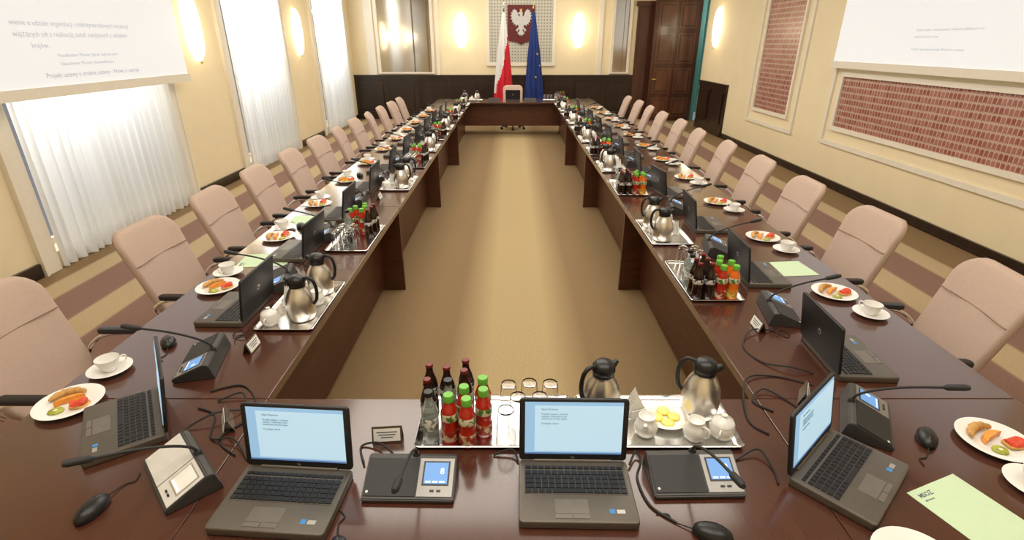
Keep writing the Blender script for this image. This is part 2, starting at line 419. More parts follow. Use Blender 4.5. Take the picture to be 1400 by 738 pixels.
half = [(.13, .42), (.24, .48), (.30, .66), (.42, .84), (.62, .95), (.60, .84), (.78, .86), (.72, .72), (.90, .70), (.80, .56), (.95, .48), (.80, .38), (.92, .24), (.74, .20), (.82, .02), (.64, .04), (.66, -.14), (.50, -.08), (.48, -.26), (.34, -.14), (.22, -.18), (.24, -.34), (.38, -.42), (.50, -.58), (.38, -.54), (.34, -.66), (.26, -.52), (.15, -.42), (.13, -.55), (.34, -.78), (.20, -.78), (.14, -.92), (.06, -.82)]
outl = half+[(0, -.96)]+[(-x, z) for x, z in reversed(half)]+[(-.11, .52), (-.17, .60), (-.30, .60), (-.28, .66), (-.17, .72), (-.10, .78), (.06, .78), (.13, .70), (.12, .55)]
bm = bmesh.new(); S = .30; cz = .53
fr = [bm.verts.new((x*S, -.055, cz+z*S*1.15)) for x, z in outl]; bk = [bm.verts.new((x*S, -.03, cz+z*S*1.15)) for x, z in outl]
bm.faces.new(fr); bm.faces.new(bk[::-1])
for i in range(len(outl)): j = (i+1) % len(outl); bm.faces.new((fr[i], bk[i], bk[j], fr[j]))
obj('eagle', bm, mat('eagle_silver', (.58, .57, .55), .45), r)
bm = bmesh.new()
cp = [(-.10, .80), (-.14, .95), (-.07, .89), (-.02, .99), (.03, .89), (.10, .95), (.06, .80)]
fr = [bm.verts.new((x*S, -.058, cz+z*S*1.15)) for x, z in cp]; bk = [bm.verts.new((x*S, -.03, cz+z*S*1.15)) for x, z in cp]
bm.faces.new(fr)
for i in range(len(cp)): j = (i+1) % len(cp); bm.faces.new((fr[i], bk[i], bk[j], fr[j]))
obj('crown', bm, M_GOLD, r)
tag(r, 'dark red plaque with a white crowned eagle on the wall', 'coat of arms')

def flag(x, y, name, label, kind):
    r = empty(name, (x, y, 0))
    bm = bmesh.new(); lathe(bm, [(0, 0), (.2, 0), (.2, .03), (.06, .07), (.03, .2), (0, .2)], 20); obj('stand', bm, M_DARKWOOD, r, True)
    bm = bmesh.new(); tube(bm, [(0, 0, .1), (0, 0, 2.72)], .014, 10); obj('pole', bm, M_DARKWOOD, r, True)
    bm = bmesh.new(); lathe(bm, [(0, 2.72), (.02, 2.74), (.022, 2.77), (.008, 2.8), (.016, 2.84), (0, 2.92)], 12); obj('finial', bm, M_CHROME if kind == 'pl' else M_GOLD, r, True)
    bm = bmesh.new(); nu, nv = 60, 30; prev = None; s = -1 if kind == 'pl' else 1
    for v in range(nv+1):
        tv = v/nv; z = 2.66-tv*2.05; wd = .035+.165*tv**.85
        ring = []
        for u in range(nu):
            a = 2*math.pi*u/nu
            rr = 1+.34*math.sin(a*8+tv*1.2)*min(1, tv*2.5)+.08*math.sin(a*3+1)
            ring.append(bm.verts.new((s*wd*.18+wd*rr*math.cos(a), -.0+.55*wd*rr*math.sin(a), z-.03*math.cos(a*2)*tv)))
        if prev:
            for u in range(nu):
                f = bm.faces.new((prev[u], prev[(u+1) % nu], ring[(u+1) % nu], ring[u]))
                if kind == 'pl':
                    cx = math.cos(2*math.pi*u/nu)
                    f.material_index = 1 if tv > .60-.32*cx else 0
                else: f.material_index = 0
        prev = ring
    obj('flag_cloth', bm, [M_FLAGW, M_FLAGR] if kind == 'pl' else [M_FLAGB], r, True, 180)
    if kind == 'eu':
        for (sx, sz, rot) in ((.11, 1.72, 10), (.17, 1.45, 30), (.08, 1.18, 0)):
            bm = bmesh.new()
            wd = .035+.165*((2.66-sz)/2.05)**.85
            cxn = max(-.95, min(.95, (sx-wd*.18)/wd)); yy = -.55*wd*math.sqrt(1-cxn*cxn)*1.42-.012
            vs = []
            for k in range(10):
                a = R(90+36*k+rot); rr = .032 if k % 2 == 0 else .013
                vs.append(bm.verts.new((sx+rr*math.cos(a), yy, sz+rr*math.sin(a))))
            bm.faces.new(vs)
            obj('star', bm, M_STAR, r)
    tag(r, label, 'flag')
flag(-.20, 14.2, 'flag', 'white and red national flag hanging from a pole', 'pl')
flag(.52, 14.2, 'flag', 'blue flag with yellow stars hanging from a pole', 'eu')

def build_sconce():
    r = empty('wall_lamp')
    bm = bmesh.new(); box(bm, -.09, .09, -.02, 0, -.36, .36); obj('back_plate', bm, M_GOLD, r)
    bm = bmesh.new(); prev = None
    for k in range(13):
        z = -.42+.84*k/12; q = math.sqrt(max(.0, 1-(abs(z)/.44)**3.2)); ring = []
        for j in range(13):
            a = math.pi*j/12
            ring.append(bm.verts.new((.15*q*math.cos(a), -.02-.11*q*math.sin(a), z)))
        if prev:
            for j in range(12): bm.faces.new((prev[j], prev[j+1], ring[j+1], ring[j]))
        prev = ring
    obj('lamp_shade', bm, M_LAMP, r, True, 180)
    bm = bmesh.new(); lathe(bm, [(0, -.03), (.012, -.02), (.015, 0), (0, .02)], 10, (0, -.06, -.43)); obj('finial', bm, M_GOLD, r, True)
    return r
KINDS = {'sconce': (build_sconce, 'glowing frosted glass wall lamp', 'lamp', 'wall lamps')}
def sconce(loc, rz, nrm):
    place('sconce', loc, rz)
    L = bpy.data.lights.new('lamp_light', 'POINT'); L.energy = 7; L.color = (1, .85, .60); L.shadow_soft_size = .12
    lo = bpy.data.objects.new('lamp_light', L); lo.location = Vector(loc)+Vector(nrm)*.34; COL.objects.link(lo)
for y in (7.75, 11.5): sconce((XL, y, 2.17), 90, (1, 0, 0))
for y in (13.2,): sconce((XR, y, 2.3), -90, (-1, 0, 0))
for x in (-1.36, 1.77): sconce((x, YF, 2.27), 0, (0, -1, 0))

LM = lattice_mat()
def lattice(y0, y1, z0, z1, label):
    r = empty('lattice_panel', (XR, (y0+y1)/2, z0)); w = (y1-y0)/2; h = z1-z0
    bm = bmesh.new(); box(bm, -.012, 0, -w, w, 0, h); obj('lattice', bm, LM, r)
    e = .06
    for a, d in ((.0, .04), (.22, .03)):
        bm = bmesh.new()
        i, o = a, a+e
        box(bm, -d, 0, -w-o, -w-i, -o, h+o); box(bm, -d, 0, w+i, w+o, -o, h+o)
        box(bm, -d, 0, -w-i, w+i, -o, -i); box(bm, -d, 0, -w-i, w+i, h+i, h+o)
        obj('frame', bm, M_TRIM, r)
    tag(r, label, 'wall panel', 'tiled wall panels')
lattice(9.35, 10.65, .83, 3.4, 'tall red tiled lattice panel in cream moulding')
lattice(4.0, 7.90, .86, 1.54, 'wide red tiled lattice panel beneath the projection screen')

def pscreen(side, y0, y1, z0, z1, label, lines):
    x = XL+.19 if side == 'l' else XR-.10; s = 1 if side == 'l' else -1
    gap = .188 if side == 'l' else .098
    r = empty('projection_screen', (x, (y0+y1)/2, z0)); w = (y1-y0)/2; h = z1-z0
    bm = bmesh.new(); box(bm, -.006, .006, -w, w, 0, h); obj('screen_surface', bm, M_SCR, r)
    bm = bmesh.new(); box(bm, -.02, .02, -w-.03, w+.03, -.09, 0); obj('bottom_bar', bm, M_TRIM, r)
    bm = bmesh.new(); box(bm, -.06, .06, -w-.05, w+.05, h, h+.14); obj('screen_casing', bm, M_TRIM, r)
    for q in (-w+.2, w-.2):
        bm = bmesh.new()
        x0, x1 = sorted((-s*gap, -s*.06)); box(bm, x0, x1, q-.03, q+.03, h+.04, h+.10); obj('wall_bracket', bm, M_TRIM, r)
    for (txt, sz, yy, zz, bold) in lines:
        rt = Vector((0, s, 0)); up = Vector((0, 0, 1)); nn = Vector((s, 0, 0))
        M = Matrix((( rt.x, up.x, nn.x, s*.0075), (rt.y, up.y, nn.y, yy-(y0+y1)/2), (rt.z, up.z, nn.z, zz-z0), (0, 0, 0, 1)))
        text_obj('screen_text', txt, sz, M_INKL, M, r, bold)
    tag(r, label, 'projection screen', 'projection screens')
pscreen('l', 3.9, 7.12, 1.62, 3.6, 'white projection screen with grey text over the window', [
    ('wienie o udziale organizacji i międzynarodowych instytucji', .062, 4.75, 2.12, 0),
    ('wiążących się z realizacją zadań związanych z udziałem', .062, 4.75, 2.03, 0),
    ('krajów.', .062, 4.9, 1.94, 0),
    ('Przedkładane: Minister Spraw Zagranicznych', .044, 5.15, 1.86, 0),
    ('Uzasadnienie: Minister Sprawiedliwości', .044, 5.15, 1.79, 0),
    ('Projekt ustawy o zmianie ustawy – Prawo o ustroju', .060, 4.95, 1.69, .0006)])
pscreen('r', 4.0, 8.12, 1.74, 3.7, 'white projection screen with faint text above the lattice', [
    ('Projekt ustawy o zmianie ustawy o finansach publicznych oraz', .038, 6.6, 2.10, 0),
    ('niektórych innych ustaw', .038, 6.6, 2.03, 0),
    ('Projekt rozporządzenia Rady Ministrów w sprawie', .038, 6.6, 1.9, 0)])

# ------------------------------------------------------------------ table
XI, XOL, XOR = .92, -1.75, 1.90
Y0, Y1, Y2, Y3 = .80, 1.62, 12.27, 13.08
troot = empty('conference_table')
tag(troot, 'huge hollow rectangular dark mahogany conference table', 'table')
SEG = [Y1, 4.14, 6.64, 9.2, Y2]
def top(x0, x1, y0, y1):
    g = .001; bm = bmesh.new()
    slab(bm, x1-x0-2*g, y1-y0-2*g, .004, .038, .003, lambda p: p+Vector(((x0+x1)/2, (y0+y1)/2, TZ-.019)), n=2)
    obj('tabletop', bm, M_WOOD, troot)
for a, b in zip(SEG, SEG[1:]):
    top(XOL, -XI, a, b); top(XI, XOR, a, b)
for y0, y1 in ((Y0, Y1), (Y2, Y3)):
    top(XOL, -XI, y0, y1); top(-XI, XI, y0, y1); top(XI, XOR, y0, y1)
PX = 1.10
for s in (-1, 1):
    for a, b in zip(SEG, SEG[1:]):
        bm = bmesh.new(); x0, x1 = sorted((s*PX, s*(PX+.03))); box(bm, x0, x1, a+.016, b-.016, .05, TZ-.04); obj('modesty_panel', bm, M_WOODP, troot)
    for y in SEG[1:-1]:
        bm = bmesh.new(); x0, x1 = sorted((s*(XI+.01), s*1.38)); box(bm, x0, x1, y-.015, y+.015, 0, TZ-.04); obj('leg', bm, M_WOODP, troot)
for yy in (Y1-.2, Y2+.16):
    bm = bmesh.new(); box(bm, -PX-.03, PX+.03, yy-.015, yy+.015, .22, TZ-.04); obj('modesty_panel', bm, M_WOODP, troot)
for x in (-PX-.05, PX+.05):
    for y0, y1 in ((Y0+.05, Y1-.22), (Y2+.18, Y3-.05)):
        bm = bmesh.new(); box(bm, x-.016, x+.016, y0, y1, 0, TZ-.04); obj('leg', bm, M_WOODP, troot)

# ------------------------------------------------------------------ chair
def build_chair():
    r = empty('conference_chair')
    bm = bmesh.new()
    def fs(p): return Vector((p.x, p.y+.02, .455+p.z-.02*max(0, (p.y-.1))/.15))
    slab(bm, .48, .48, .09, .09, .03, fs, inner=(.03, .08, .14), bulge=.015)
    obj('seat', bm, M_FABRIC, r, True, 80)
    bm = bmesh.new()
    HB = .545
    def fb(p):
        v = (p.y+HB/2)/HB
        w = .92+.10*math.sin(min(1, v*1.1)*math.pi*.55)
        x = p.x*w
        y = -.225-.185*v+.02*math.sin(v*math.pi)+.9*(x*x)*.55
        return Vector((x, y+p.z, .465+v*HB))
    slab(bm, .485, HB, .10, .055, .022, fb, inner=(.03, .08, .14, .19), bulge=.006, n=6)
    v = .66; pts = []
    for k in range(15):
        x = -.23+.46*k/14; q = fb(Vector((x, HB*(v-.5), .034-.014*(abs(x)/.235)**6))); pts.append(q)
    tube(bm, pts, .003, 6, 1)
    obj('backrest', bm, [M_FABRIC, M_SEAM], r, True, 80)
    for s in (-1, 1):
        bm = bmesh.new()
        tube(bm, [(s*.2, .12, .42), (s*.275, .12, .43), (s*.285, .14, .55), (s*.28, .12, .645), (s*.28, -.12, .645), (s*.275, -.22, .59), (s*.235, -.235, .53)], .010, 8, 0, 5)
        obj('armrest_frame', bm, M_CHROME, r, True)
        bm = bmesh.new()
        slab(bm, .05, .34, .024, .026, .008, lambda p: Vector((s*.28+p.x, .0+p.y, .665+p.z)))
        obj('armrest', bm, M_BLACK, r, True, 60)
    bm = bmesh.new(); lathe(bm, [(0, .08), (.035, .08), (.035, .25), (.022, .25), (.022, .39), (.10, .39), (.10, .41), (0, .41)], 16); obj('column', bm, M_CHROME, r, True)
    bm = bmesh.new()
    for k in range(5):
        a = R(72*k+18); tube(bm, [(0, 0, .11), (.15*math.cos(a), .15*math.sin(a), .10), (.29*math.cos(a), .29*math.sin(a), .075)], [.024, .019, .014], 8)
    obj('star_base', bm, M_BLACK, r, True)
    for k in range(5):
        a = R(72*k+18); bm = bmesh.new(); c = Vector((.29*math.cos(a), .29*math.sin(a), .03)); t = Vector((-math.sin(a), math.cos(a), 0))
        tube(bm, [c-t*.022, c+t*.022], .03, 14); obj('caster', bm, M_BLACKM, r, True)
    return r
# ------------------------------------------------------------------ laptop
def build_laptop():
    r = empty('laptop')
    bm = bmesh.new(); slab(bm, .335, .235, .012, .026, .004, lambda p: Vector((p.x, p.y-.1175, p.z+.014)), n=3)
    obj('laptop_base', bm, M_LAP, r, True, 30)
    bm = bmesh.new(); box(bm, -.152, .152, -.137, -.028, .0265, .028, 1)
    for row in range(6):
        y1 = -.031-row*.0176
        hh = .010 if row == 0 else .0150
        if row == 5:
            spans = [(0, 1), (1, 2), (2, 3), (3, 4), (4, 9), (9, 10), (10, 11), (11, 12), (12, 13), (13, 14), (14, 15)]
        elif row in (2, 3, 4): spans = [(0, 1.5)]+[(1.5+i, 2.5+i) for i in range(11)]+[(12.5, 14), (14, 15)]
        else: spans = [(i, i+1) for i in range(15)]
        for a, b in spans: box(bm, -.15+a*.02+.0014, -.15+b*.02-.0014, y1-hh, y1, .028, .0315, 0)
    obj('keyboard', bm, [M_KEY, mat('keyboard_tray', (.11, .098, .085), .5)], r)
    bm = bmesh.new(); box(bm, -.065, .03, -.205, -.155, .0268, .0276); box(bm, -.065, -.019, -.222, -.208, .0268, .0285); box(bm, -.016, .03, -.222, -.208, .0268, .0285)
    obj('touchpad', bm, M_PAD, r)
    bm = bmesh.new(); box(bm, .088, .103, -.203, -.188, .0268, .0275); obj('sticker', bm, mat('sticker_blue', (.05, .25, .6), .4), r)
    bm = bmesh.new(); box(bm, .108, .131, -.203, -.190, .0268, .0275); obj('sticker', bm, M_SILVER, r)
    bm = bmesh.new(); box(bm, -.15, .15, -.024, -.008, .0268, .0274); obj('button_strip', bm, M_LAP, r)
    M = T(0, -.006, .028) @ RX(-9)
    bm = bmesh.new(); slab(bm, .335, .212, .012, .012, .003, lambda p: M @ Vector((p.x, p.z+.006, p.y+.108)), n=3)
    obj('laptop_lid', bm, M_LID, r, True, 30)
    bm = bmesh.new(); tube(bm, [(-.12, -.004, .028), (.12, -.004, .028)], .007, 10); obj('hinge', bm, M_LAP, r, True)
    bm = bmesh.new(); box(bm, -.150, .150, -.0012, .001, .026, .204, 0, M); box(bm, -.150, .150, -.0018, -.0012, .026, .031, 1, M)
    box(bm, -.12, .150, -.0018, -.0012, .036, .192, 2, M)
    obj('display', bm, [M_DISP, M_DISPBAR, M_DISPW], r)
    body = 'Rada Ministrów\n\nProjekt ustawy o zmianie\nustawy o finansach oraz\nniektórych innych ustaw\n\nPorządek obrad'
    text_obj('screen_text', body, .008, M_INKD, M @ T(-.10, -.0025, .178) @ RX(90), r, 0)
    text_obj('badge', 'hp', .011, M_SILVER, M @ T(0, -.0008, .0115) @ RX(90), r, 0, 'CENTER')
    bm = bmesh.new(); LM2 = M @ T(0, .0121, .11) @ RX(-90)
    c = [bm.verts.new(LM2 @ Vector((.014*math.cos(R(15*k)), .014*math.sin(R(15*k)), .0006))) for k in range(24)]; bm.faces.new(c)
    lg = obj('lid_logo', bm, M_SILVER, r)
    text_obj('lid_logo_text', 'hp', .021, M_LID, M @ T(0, .0132, .104) @ RZ(180) @ RX(90), lg, .0003, 'CENTER')
    return r
# ------------------------------------------------------------------ conference unit with gooseneck mic
def unit_builder(mp, mc, silver=False):  # silver variant: window glare painted into the panel and display colours
    def b_():
        r = empty('conference_microphone_unit')
        F0, F1, R0, R1 = .016, .066, .045, .062
        bm = bmesh.new(); prof = [(-.075, 0), (-.078, F0), (R0, F1), (R1, F1-.004), (.078, .0)]
        a = [bm.verts.new((-.135, y, z)) for y, z in prof]; b = [bm.verts.new((.135, y, z)) for y, z in prof]
        bm.faces.new(a); bm.faces.new(b[::-1])
        for i in range(5): j = (i+1) % 5; bm.faces.new((a[i], b[i], b[j], a[j]))
        bmesh.ops.bevel(bm, geom=list(bm.edges), offset=.003, segments=2, affect='EDGES')
        obj('unit_body', bm, M_UNIT, r, True, 30)
        ang = math.degrees(math.atan2(F1-F0, R0+.078))
        M = T(0, -.078, F0) @ RX(ang)
        bm = bmesh.new(); box(bm, -.130, .022, .010, .125, 0, .003, 0, M)
        obj('speaker_panel', bm, mp, r)
        bm = bmesh.new(); box(bm, .026, .130, .010, .125, 0, .0025, 0, M); obj('control_panel', bm, mc, r)
        bm = bmesh.new(); box(bm, .038, .118, .042, .116, .0025, .0036, 0, M); obj('lcd_surround', bm, M_BLACK if not silver else M_SILVER, r)
        bm = bmesh.new(); box(bm, .043, .113, .047, .111, .0036, .0045, 0, M); l = obj('lcd_display', bm, M_LCD if not silver else M_PAPERW, r)
        if not silver:
            text_obj('lcd_digit', '8', .026, M_LCDT, M @ T(.096, .076, .0048), l, .0004, 'CENTER')
        for k in range(3):
            bm = bmesh.new(); box(bm, .048+k*.021, .064+k*.021, .050, .055, .0045, .0052, 0, M); obj('lcd_tab', bm, M_LCDT, l)
        for k in range(2):
            bm = bmesh.new(); box(bm, .064+k*.020, .076+k*.020, .024, .029, .0025, .0055, 0, M); obj('button', bm, M_BLACK, r)
        bm = bmesh.new(); lathe(bm, [(0, 0), (.004, 0), (.004, .001), (0, .001)], 14, (0, 0, 0)); bmesh.ops.transform(bm, matrix=M @ T(-.120, .022, .003), verts=bm.verts); obj('badge', bm, M_PAPERW, r)
        bm = bmesh.new(); lathe(bm, [(0, .05), (.012, .05), (.012, .066), (.008, .074), (0, .074)], 16, (.010, .053, 0))
        tube(bm, [(.010, .053, .068), (.010, .040, .095), (.012, -.01, .132), (.015, -.09, .170), (.018, -.18, .200)], .0046, 8, 0, 8)
        mo = obj('gooseneck', bm, M_BLACKM, r, True)
        bm = bmesh.new(); tube(bm, [(.018, -.175, .1985), (.018, -.185, .202), (.019, -.228, .216), (.019, -.24, .2195)], [.006, .0105, .0105, .007], 12); obj('microphone_head', bm, M_BLACKM, mo, True)
        return r
    return b_
def build_mouse():
    bm = bmesh.new()
    prof = [(.0, .0), (.9, .0), (1.0, .25), (.93, .6), (.7, .88), (.35, .99), (0, 1)]
    lathe(bm, [(a*.031, b*.033) for a, b in prof], 20, sy=1.75)
    o = obj('mouse_body', bm, M_BLACK, None, True, 80)
    r = empty('computer_mouse'); o.parent = r
    bm = bmesh.new(); tube(bm, [(0, .02, .029), (0, .035, .0265)], .004, 8); obj('scroll_wheel', bm, M_UNIT, r, True)
    bm = bmesh.new(); tube(bm, [(0, .052, .008), (.01, .10, .003), (.03, .12, .003), (.02, .15, .003)], .002, 6, 0, 6); obj('cable', bm, M_BLACKM, r, True)
    return r
def build_thermos():
    r = empty('thermos_jug')
    bm = bmesh.new(); lathe(bm, [(0, 0), (.056, 0), (.062, .006), (.067, .035), (.067, .075), (.062, .11), (.051, .138), (.039, .158), (.034, .170), (.036, .176), (0, .176)], 32); obj('jug_body', bm, M_STEEL, r, True, 50)
    bm = bmesh.new(); lathe(bm, [(0, .178), (.038, .178), (.041, .188), (.039, .206), (.028, .219), (0, .222)], 24)
    tube(bm, [(0, .026, .190), (0, .048, .205), (0, .055, .211)], [.017, .011, .008], 10)
    obj('lid', bm, M_BLACK, r, True, 60)
    bm = bmesh.new(); tube(bm, [(0, -.030, .205), (0, -.058, .210), (0, -.080, .190), (0, -.088, .145), (0, -.082, .10), (0, -.064, .075)], .008, 10, 0, 6); obj('handle', bm, M_BLACK, r, True)
    bm = bmesh.new(); lathe(bm, [(.0, .168), (.0375, .168), (.0375, .177), (0, .177)], 24); obj('collar', bm, M_BLACK, r, True)
    return r
def build_cup():
    r = empty('coffee_cup')
    bm = bmesh.new(); lathe(bm, [(0, .0), (.022, 0), (.024, .004), (.034, .022), (.041, .045), (.043, .056), (.0415, .056), (.038, .044), (.031, .022), (.02, .007), (0, .006)], 28); obj('cup_body', bm, M_WHITE, r, True, 60)
    bm = bmesh.new(); tube(bm, [(.038, 0, .046), (.056, 0, .049), (.062, 0, .036), (.052, 0, .022), (.034, 0, .02)], .0035, 8, 0, 6); obj('handle', bm, M_WHITE, r, True)
    return r
def build_saucer():
    bm = bmesh.new(); lathe(bm, [(0, 0), (.04, 0), (.045, .003), (.078, .016), (.08, .018), (.077, .0185), (.045, .007), (.03, .005), (0, .005)], 36); return obj('saucer', bm, M_WHITE, None, True, 60)
def build_plate():
    bm = bmesh.new(); lathe(bm, [(0, 0), (.06, 0), (.065, .003), (.108, .017), (.110, .019), (.107, .0195), (.068, .008), (.055, .006), (0, .006)], 40); return obj('plate', bm, M_WHITE, None, True, 60)
def build_pastry():
    bm = bmesh.new(); tube(bm, [(-.055, -.012, .014), (-.03, .004, .017), (.0, .009, .018), (.03, .004, .017), (.055, -.012, .014)], [.003, .008, .010, .013, .011, .016, .013, .016, .012, .014, .010, .010, .006, .003], 10, 0, 3); return obj('pastry_roll', bm, M_PASTRY, None, True, 80)
def build_canape():
    r = empty('fruit_canape')
    bm = bmesh.new(); slab(bm, .06, .045, .012, .012, .004, lambda p: p+Vector((0, 0, .006)), n=4); obj('bread', bm, M_PASTRY, r, True, 50)
    bm = bmesh.new()
    def f(p): return Vector((p.x, p.y, p.z+.017+.006*math.sin(p.x*110)+.004*math.cos(p.y*120)))
    slab(bm, .055, .042, .016, .012, .004, f, inner=(.004, .01), n=4); obj('fruit_slice', bm, M_SALMON, r, True, 80)
    return r
def build_melon():
    bm = bmesh.new(); n = 14; prev = None
    for k in range(n+1):
        a = math.pi*(.1+.8*k/n); c = Vector((.048*math.cos(a), .022*math.sin(a)-.016, 0)); q = .013*math.sin(math.pi*(k+.6)/(n+1.2))
        ring = [bm.verts.new(c+Vector(p)) for p in ((q*math.cos(a), q*math.sin(a), .001), (q*.9*math.cos(a), q*.9*math.sin(a), .018), (-q*math.cos(a), -q*math.sin(a), .022), (-q*math.cos(a), -q*math.sin(a), .001))]
        if prev:
            for i in range(4): bm.faces.new((prev[i], prev[(i+1) % 4], ring[(i+1) % 4], ring[i]))
        else: bm.faces.new(ring[::-1])
        prev = ring
    bm.faces.new(prev)
    return obj('melon_slice', bm, M_MELON, None, True, 50)
def build_kiwi():
    bm = bmesh.new()
    lathe(bm, [(0, 0), (.020, 0), (.022, .004), (.020, .008), (.006, .009)], 18, mi=0, sx=1.15); lathe(bm, [(.006, .009), (0, .009)], 18, mi=1, sx=1.15)
    bmesh.ops.remove_doubles(bm, verts=bm.verts, dist=1e-5)
    return obj('kiwi_slice', bm, [M_LEAF, mat('kiwi_core', (.8, .78, .5), .5)], None, True, 60)
def build_juice(m, mc, mc2):
    def b():
        r = empty('juice_bottle')
        bm = bmesh.new(); lathe(bm, [(0, 0), (.025, 0), (.028, .004), (.028, .05), (.0255, .06), (.0255, .075), (.028, .088), (.028, .118), (.022, .138), (.0155, .155), (.0145, .166), (0, .166)], 20); obj('bottle_body', bm, m, r, True, 60)
        bm = bmesh.new(); lathe(bm, [(.0283, .012), (.0290, .014), (.0290, .05), (.0283, .052)], 20)
        obj('bottle_label', bm, mc, r, True, 60)
        bm = bmesh.new(); lathe(bm, [(.0283, .090), (.029, .092), (.029, .116), (.0283, .118)], 20)
        obj('bottle_label', bm, mc2, r, True, 60)
        bm = bmesh.new(); lathe(bm, [(0, .160), (.0175, .160), (.0175, .180), (.016, .184), (0, .184)], 20); obj('bottle_cap', bm, M_GCAP, r, True, 60)
        return r
    return b
M_LAB1 = mat('juice_label', (.48, .03, .015), .4, noise=.3, nscale=38, col2=(.62, .50, .30))
M_LAB1B = mat('juice_neck_label', (.12, .30, .04), .4, noise=.3, nscale=45, col2=(.75, .70, .55))
M_LAB2 = mat('orange_label', (.85, .34, .03), .4, noise=.3, nscale=38, col2=(.75, .62, .12))
def build_cola():
    r = empty('cola_bottle')
    bm = bmesh.new(); lathe(bm, [(0, 0), (.025, 0), (.0275, .006), (.0275, .04), (.0245, .055), (.0275, .085), (.0275, .115), (.021, .14), (.0125, .165), (.011, .19), (0, .19)], 20); obj('bottle_body', bm, M_COLA, r, True, 60)
    bm = bmesh.new(); lathe(bm, [(.0276, .084), (.0285, .086), (.0285, .108), (.0276, .11)], 20); obj('bottle_label', bm, mat('cola_label', (.03, .03, .04), .4, noise=.3, nscale=60, col2=(.62, .60, .58)), r, True, 60)
    bm = bmesh.new(); lathe(bm, [(0, .186), (.0130, .186), (.0136, .191), (.0125, .197), (0, .198)], 16); obj('bottle_cap', bm, M_RED, r, True, 60)
    return r
def build_water():
    r = empty('water_bottle')
    bm = bmesh.new(); lathe(bm, [(0, 0), (.025, 0), (.0275, .006), (.0275, .11), (.021, .135), (.0125, .16), (.011, .18), (0, .18)], 20); obj('bottle_body', bm, M_WATER, r, True, 60)
    bm = bmesh.new(); lathe(bm, [(.0277, .05), (.0283, .052), (.0283, .095), (.0277, .097)], 20); obj('bottle_label', bm, mat('water_label', (.25, .32, .30), .5, noise=.3, nscale=45, col2=(.75, .76, .74)), r, True, 60)
    bm = bmesh.new(); lathe(bm, [(0, .176), (.0145, .176), (.0145, .192), (0, .193)], 16); obj('bottle_cap', bm, M_BLACK, r, True, 60)
    return r
def build_glass():
    bm = bmesh.new(); lathe(bm, [(.034, 0), (.028, .112), (.026, .121), (0, .122), (0, .114), (.024, .113), (.0262, .105), (.032, 0), (.034, 0)], 24)
    bmesh.ops.remove_doubles(bm, verts=bm.verts, dist=1e-5)
    return obj('drinking_glass', bm, M_GLASS, None, True, 60)
def build_tray():
    bm = bmesh.new(); rings(bm, .54, .28, .02, [(.02, 0), (.008, .004), (0, .014), (.003, .0155), (.012, .006), (.024, .003)], n=4)
    return obj('serving_tray', bm, M_TRAY, None, True, 40)
def build_creamer():
    r = empty('creamer_jug')
    bm = bmesh.new(); lathe(bm, [(0, 0), (.025, 0), (.036, .015), (.040, .035), (.034, .055), (.025, .068), (.028, .078), (.026, .078), (.022, .068), (0, .06)], 24); tube(bm, [(0, .03, .05), (0, .045, .066), (0, .052, .078)], [.012, .008, .006], 8); obj('jug_body', bm, M_WHITE, r, True, 60)
    bm = bmesh.new(); tube(bm, [(0, -.026, .066), (0, -.05, .07), (0, -.056, .045), (0, -.036, .025)], .0035, 8, 0, 6); obj('handle', bm, M_WHITE, r, True)
    return r
def build_sugar():
    r = empty('sugar_bowl')
    bm = bmesh.new(); lathe(bm, [(0, 0), (.028, 0), (.040, .018), (.043, .04), (.036, .058), (0, .06)], 24); obj('bowl_body', bm, M_WHITE, r, True, 60)
    bm = bmesh.new(); lathe(bm, [(0, .058), (.038, .058), (.032, .07), (.012, .078), (.007, .082), (.010, .09), (0, .095)], 24); obj('lid', bm, M_WHITE, r, True, 60)
    for s in (-1, 1):
        bm = bmesh.new(); tube(bm, [(s*.038, 0, .05), (s*.056, 0, .05), (s*.056, 0, .03), (s*.04, 0, .022)], .0035, 8, 0, 5)
        obj('handle', bm, M_WHITE, r, True)
    return r
def build_napkin():
    bm = bmesh.new()
    for k in range(5):
        y = -.02+k*.01; w = .045
        v = [bm.verts.new(p) for p in ((-w, y-.004, .004), (w, y-.004, .004), (0.008*(k-2)*.5, y, .10), (-w, y+.004, .004), (w, y+.004, .004))]
        bm.faces.new((v[0], v[1], v[2])); bm.faces.new((v[4], v[3], v[2])); bm.faces.new((v[0], v[3], v[4], v[1])); bm.faces.new((v[0], v[2], v[3])); bm.faces.new((v[1], v[4], v[2]))
    r = empty('napkin_holder'); obj('napkins', bm, M_PAPERW, r)
    bm = bmesh.new(); box(bm, -.04, .04, -.03, .03, 0, .005); box(bm, -.03, .03, -.03, -.027, .004, .035); box(bm, -.03, .03, .027, .03, .004, .035); obj('holder', bm, M_WHITE, r)
    return r
def build_lemon():
    bm = bmesh.new()
    lathe(bm, [(0, 0), (.022, 0), (.023, .002), (.022, .005), (.0185, .0055)], 20, mi=0); lathe(bm, [(.0185, .0055), (0, .0055)], 20, mi=1)
    bmesh.ops.remove_doubles(bm, verts=bm.verts, dist=1e-5)
    return obj('lemon_slice', bm, [M_YEL, mat('lemon_flesh', (.85, .70, .22), .4)], None, True)
